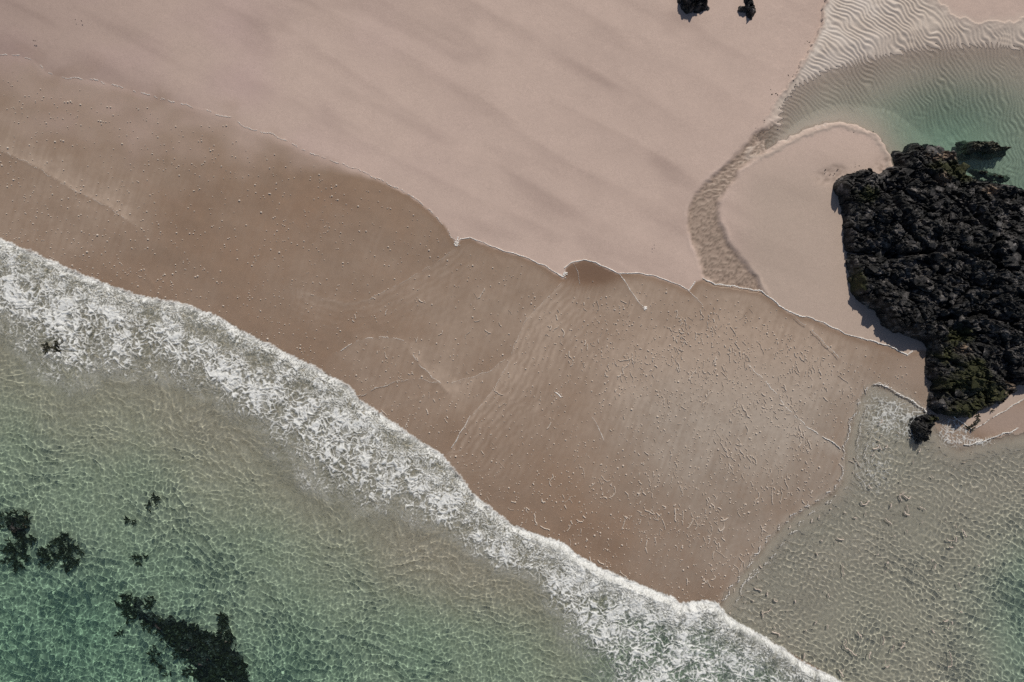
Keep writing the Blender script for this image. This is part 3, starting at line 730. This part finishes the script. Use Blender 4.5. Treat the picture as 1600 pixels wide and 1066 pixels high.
def fleck_field():
    rg = np.random.default_rng(77); pts = []
    N_ = 34000
    P = rg.uniform(-20, 1460, N_); Q = rg.uniform(80, 1000, N_)
    du = sgn(U, WET, P, Q); de = sgn(LS, SEA, P, Q); dd = sgn(DB, DPO, P, Q)
    cl = fbm(P / 55, Q / 55, 3, 120); st = perlin(P / 9, Q / 60, 121)
    e = lambda cx, cy, rx, ry: np.exp(-(((P - cx) / rx) ** 2 + ((Q - cy) / ry) ** 2) ** 2)
    den = .30 + .30 * cl + .15 * st + .16 * sst(-160, 0, de) + .55 * e(1060, 560, 190, 110) + .35 * e(1080, 760, 260, 110) + .3 * e(1250, 600, 140, 120) - .15 * e(720, 480, 120, 60)
    den = den * sst(8, 40, du) * sst(-3, -8, de) * sst(-2, -6, dd)
    ok = rg.random(N_) < den * .75
    r = rg.gamma(4, .18, N_) * .75 + .35
    for i in np.where(ok)[0]: pts.append((P[i], Q[i], min(r[i], 2.0), 0, .02 + .018 * min(r[i], 2)))
    # drawn-out worms of bubbles
    M = 8200
    P = rg.uniform(540, 1400, M); Q = rg.uniform(440, 960, M)
    du = sgn(U, WET, P, Q); de = sgn(LS, SEA, P, Q); dd = sgn(DB, DPO, P, Q)
    cl = fbm(P / 45, Q / 60, 3, 122)
    den = (.9 * e2(P, Q, 1070, 540, 160, 90) + .7 * e2(P, Q, 1200, 620, 130, 120) + .6 * e2(P, Q, 1130, 790, 170, 110) + .35 * e2(P, Q, 960, 800, 160, 80) + .12) * np.clip(.35 + 2.0 * cl, 0, 1.3)
    den = den * sst(20, 45, du) * sst(-6, -12, de) * sst(-2, -10, dd)
    ok = rg.random(M) < den
    for i in np.where(ok)[0]:
        x, y = P[i], Q[i]; L = int(rg.gamma(1.1, 4.2)) + 1; a = rg.normal(1.35, .38); rr = rg.uniform(.5, 1.15) * (.75 + .5 * rg.random())
        for j in range(L):
            pts.append((x, y, rr * rg.uniform(.75, 1.15), 0, .026 + .014 * rr)); a += rg.normal(0, .28)
            x += math.cos(a) * 1.2; y += math.sin(a) * 1.2
    M = 900
    P = rg.uniform(1130, 1600, M); Q = rg.uniform(640, 1066, M); dd = sgn(DB, DPO, P, Q); de = sgn(LS, SEA, P, Q)
    ok = (rg.random(M) < (.22 + .5 * fbm(P / 40, Q / 50, 2, 123)) * sst(1560, 1440, P)) & (dd > 6) & (de < -8)
    shal = []
    for i in np.where(ok)[0]:
        x, y = P[i], Q[i]; L = int(rg.gamma(1.2, 4)) + 1; a = rg.normal(1.4, .5); rr = rg.uniform(.6, 1.4)
        for j in range(L):
            shal.append((x, y, rr * rg.uniform(.7, 1.15), .012, .03)); a += rg.normal(0, .35); x += math.cos(a) * 1.2; y += math.sin(a) * 1.2
    domes('foam_fleck', shal, M_FLECK, 'drawn out foam flecks floating on the rippled grey shallows at the lower right')
    a = np.array(pts); a[:, 3] = film_z(a[:, 0], a[:, 1])
    keep = (sgn(LS, SEA, a[:, 0], a[:, 1]) < -2) & (sgn(U, WET, a[:, 0], a[:, 1]) > 2)
    domes('foam_fleck', a[keep], M_FLECK, 'scattered small bubbles and foam flecks on the wet brown sand')
def e2(P, Q, cx, cy, rx, ry): return np.exp(-(((P - cx) / rx) ** 2 + ((Q - cy) / ry) ** 2) ** 2)
fleck_field()

def line_pts(pl, rg, r0, r1, gap, jit, z=None, hgt=.022, step=1.1):
    out = []; acc = 0
    for (ax, ay), (bx, by) in zip(pl[:-1], pl[1:]):
        L = math.hypot(bx - ax, by - ay); n = max(1, int(L / step))
        for k in range(n):
            t = k / n; x, y = ax + (bx - ax) * t, ay + (by - ay) * t; acc += step
            g = float(perlin(np.array([x / 11.0]), np.array([y / 11.0]), 140)[0]) * .5 + .5
            if g < gap: continue
            nx, ny = -(by - ay) / L, (bx - ax) / L
            o = jit * (float(perlin(np.array([x / 17.0]), np.array([y / 17.0]), 141)[0]) * 2 + rg.normal(0, .3))
            out.append((x + nx * o, y + ny * o, rg.uniform(r0, r1) * (.6 + .6 * g), .058 if z is None else z, hgt))
    return out
M_LINE = m_plain('line_foam', (.62, .58, .54), (.86, .84, .81), 25, .6, .3)
LINES = [
    (U[2:12], .3, .75, .46, 1.5, 'thin broken foam line crossing the sand at the upper left', []),
    (U[11:24], .3, .8, .40, 1.4, 'dotted foam line curving along the upper edge of the wet brown sand', [(714, 380, 6)]),
    (U[23:30], .7, 1.1, .10, .7, 'white foam line on the middle swash lobe, ending in a small tuft', [(882, 430, 5)]),
    (U[30:40], .75, 1.15, .05, .6, 'white foam line arching over the small dark brown swash lobe', []),
    (U[40:52], .7, 1.25, .08, 1.0, 'white foam line crossing the mouth of the outlet stream', []),
    (U[52:60], .5, .9, .35, .8, 'faint foam line on pale sand beside the outcrop shadow', []),
    ([(968, 428), (985, 455), (1000, 475), (1010, 484)], .5, 1.0, .1, .5, 'short foam thread running down from the small dark lobe', [(1008, 482, 3)]),
    ([(1168, 570), (1200, 600), (1230, 640), (1262, 668), (1300, 690), (1313, 702)], .5, 1.0, .3, 1.0, 'long thin foam thread slanting across the grey swash', []),
    ([(735, 650), (720, 675), (705, 700)], .5, .9, .15, .8, 'short foam thread ending at the breaking wave', []),
    ([(645, 555), (662, 575), (688, 600)], .4, .9, .3, 1.2, 'short foam thread in the brown swash above the wave', []),
    ([(533, 547), (565, 530), (600, 526), (632, 532)], .4, .8, .4, 1.2, 'faint arched foam thread in the brown swash', []),
    ([(925, 652), (935, 668), (943, 690)], .4, .8, .2, .6, 'tiny foam thread in the middle of the swash', []),
    ([(868, 613), (876, 622)], .8, 1.4, 0, .8, 'small bright foam fleck in the middle of the swash', []),
    (DB[:6], .35, .9, .45, 3.0, 'ragged foam line between brown swash and rippled shallow water', []),
    (DB[5:13], .35, .9, .42, 3.0, 'foam line bending round the corner of the rippled shallow water', []),
    ([(1350, 765), (1338, 735), (1336, 705), (1345, 660), (1360, 625)], .3, .7, .42, 2.5, 'faint inner foam thread parallel to the corner of the rippled shallows', []),
    ([(1368, 760), (1356, 735), (1354, 705), (1362, 670), (1380, 640)], .3, .7, .46, 3, 'second faint foam thread inside the corner of the rippled shallows', []),
    ([(1325, 762), (1270, 800), (1240, 830), (1205, 870), (1165, 905)], .3, .8, .44, 3, 'loose foam thread just inside the lower edge of the rippled shallows', []),
    ([(1150, 940), (1160, 915), (1185, 890)], .3, .8, .3, 2, 'short foam thread rising from the breaking wave into the shallows', []),
    ([(712, 388), (690, 405), (650, 430), (610, 452), (575, 468)], .25, .5, .40, 1.0, 'hair thin foam thread slanting down from the white tuft on the swash edge', []),
    ([(878, 442), (850, 470), (822, 500), (806, 535), (796, 562), (772, 608), (738, 648)], .25, .55, .30, 1.0, 'long curved foam thread down the middle of the swash', []),
    ([(705, 598), (735, 590), (765, 580), (790, 562)], .3, .6, .25, 1.0, 'short foam thread joining the long curved one', []),
    ([(5, 237), (60, 262), (120, 300), (170, 322), (200, 345)], .25, .5, .42, 1.6, 'faint foam thread on the wet sand near the left photo edge', []),
    ([(560, 620), (600, 602), (650, 590), (690, 600)], .25, .55, .38, 1.4, 'faint arched foam thread just above the breaking wave', []),
    ([(895, 412), (903, 425), (906, 445)], .3, .6, .1, .5, 'tiny curved foam thread inside the small dark brown lobe', []),
    ([(1075, 455), (1088, 466), (1097, 478)], .4, .8, .15, .6, 'short foam thread below the mouth of the outlet stream', []),
    ([(1240, 496), (1262, 512), (1290, 540), (1310, 560)], .25, .6, .35, 1.0, 'faint foam thread on the grey swash below the sand spit', []),
    ([(1362, 600), (1400, 612), (1430, 630), (1447, 645)], .6, 1.3, .15, 2.2, 'bright foam line running up to the weedy boulder', []),
    ([(1506, 697), (1530, 690), (1545, 684), (1575, 675), (1590, 668)], .6, 1.2, .2, 1.4, 'white foam line on the small beach below the outcrop', []),
    ([(1568, 642), (1580, 633), (1592, 626), (1604, 620)], .5, .9, .1, .6, 'thin curved foam line on the small beach at the right edge', []),
    ([(1255, 210), (1285, 199), (1312, 195), (1335, 202), (1360, 212), (1374, 224)], .4, .8, .35, .8, 'pale crumbly edge of the sand spit along the pool', []),
]
for k, (pl, r0, r1, gap, jit, lab, tufts) in enumerate(LINES):
    rg = np.random.default_rng(900 + k); z = .14 if 'spit' in lab else None
    pts = line_pts(pl, rg, r0, r1, gap, jit, z)
    for (x, y, r) in tufts:
        for j in range(26): pts.append((x + rg.normal(0, r * .4), y + rg.normal(0, r * .5), rg.uniform(.7, 1.4), .058, .03))
    domes('foam_line', pts, M_LINE, lab)

# lacy foam left by the backwash round the boulder
def wash(name, label, x0, x1, y0, y1, dens_fn, cell, seed, zoff=.02):
    gx = np.arange(x0, x1, .8); gy = np.arange(y0, y1, .8); P, Q = np.meshgrid(gx, gy[::-1])
    wx = P + 5 * perlin(P / 12, Q / 12, seed) + 2 * perlin(P / 5, Q / 5, seed + 1); wy = Q + 5 * perlin(P / 12, Q / 12, seed + 2) + 2 * perlin(P / 5, Q / 5, seed + 3)
    f1, f2, _ = worley(wx / cell, wy / cell, seed + 4); g1, g2, _ = worley(wx / cell * 2.3, wy / cell * 2.3, seed + 5)
    lace = .6 * (1 - sst(.02, .3, f2 - f1)) + .4 * (1 - sst(.04, .4, g2 - g1)) + .25 * fbm(P / 14, Q / 14, 2, seed + 6)
    al = sst(.45, .95, lace + dens_fn(P, Q) - .35) * sst(0, .5, dens_fn(P, Q)) * .6
    o = grid_mesh(name, (P - 800) * S, (533 - Q) * S, zoff + .03 * al, M_FOAM, al > .03, {'alpha': al})
    tag(o, label, 'foam', kind='stuff')
wash('wash_foam', 'net of thin foam in the shallow water beside the weedy boulder', 1320, 1465, 590, 790, lambda P, Q: .50 * e2(P, Q, 1412, 655, 44, 34) + .32 * e2(P, Q, 1365, 640, 34, 40) + .32 * e2(P, Q, 1365, 730, 40, 50), 6.5, 500)
wash('wash_foam', 'pinkish lacy foam spread on the sand below the outcrop tip', 1450, 1560, 645, 715, lambda P, Q: .6 * e2(P, Q, 1490, 676, 28, 24) + .5 * e2(P, Q, 1530, 690, 24, 8), 7, 520, .035)

# ------------------------------------------------------------------ loose stones and wrack
def pebbles(label, group, spots, seed, n, s0, s1, z):
    rg = np.random.default_rng(seed); k = 0
    while k < n:
        x0, y0, rx, ry = spots[int(rg.integers(0, len(spots)))]
        x, y = x0 + rg.normal(0, rx), y0 + rg.normal(0, ry)
        if not (0 < x < 1600 and 2 < y < 1066): continue
        o = bpy.data.objects.new('pebble', PEB[int(rg.integers(0, 4))]); sc.collection.objects.link(o)
        s = rg.uniform(s0, s1); o.scale = (s, s, s); o.rotation_euler = (0, 0, rg.uniform(0, 6.28))
        o.location = at(x, y, z + s * .3); tag(o, label, 'stone', group); k += 1
pebbles('small dark stone on the pale sand at the top right, above the rippled pool', 'stones above the pool', [(1520, 12, 45, 7), (1455, 4, 8, 3), (1528, 32, 6, 3), (1478, 16, 12, 4)], 601, 22, .03, .06, .13)
pebbles('small dark stone along the left bank where the outlet stream leaves the pool', 'stones along the stream bank', [(1262, 75, 5, 8), (1245, 105, 5, 8), (1215, 150, 7, 9), (1190, 190, 7, 9), (1240, 120, 5, 5)], 602, 22, .025, .05, .15)
pebbles('small dark stone on the sand spit between pool and outcrop', 'stones on the spit', [(1335, 262, 14, 4), (1345, 205, 12, 4), (1300, 272, 6, 4)], 603, 14, .025, .045, .15)
pebbles('tiny dark speck of stone alone on the wide dry sand', 'specks on the dry sand', [(53, 64, 1, 1), (118, 35, 5, 2), (687, 252, 2, 2), (863, 245, 2, 2), (1020, 385, 2, 2)], 604, 8, .02, .035, .2)
wr = empty('drift_weed', at(1520, 665, .03), 'loose dark strand of drift weed on the sand below the outcrop', 'seaweed')
rg = np.random.default_rng(66)
for x, y in [(1526, 650), (1528, 655), (1530, 657), (1524, 660), (1520, 664), (1516, 668), (1513, 671), (1518, 670), (1511, 669), (1549, 642)]:
    o = bpy.data.objects.new('frond', FR[int(rg.integers(0, 6))]); sc.collection.objects.link(o); o.parent = wr
    p = at(x, y, .06); o.location = (p[0] - wr.location[0], p[1] - wr.location[1], .05); s = rg.uniform(.45, .8); o.scale = (s, s, s); o.rotation_euler = (0, 0, rg.uniform(0, 6.28))
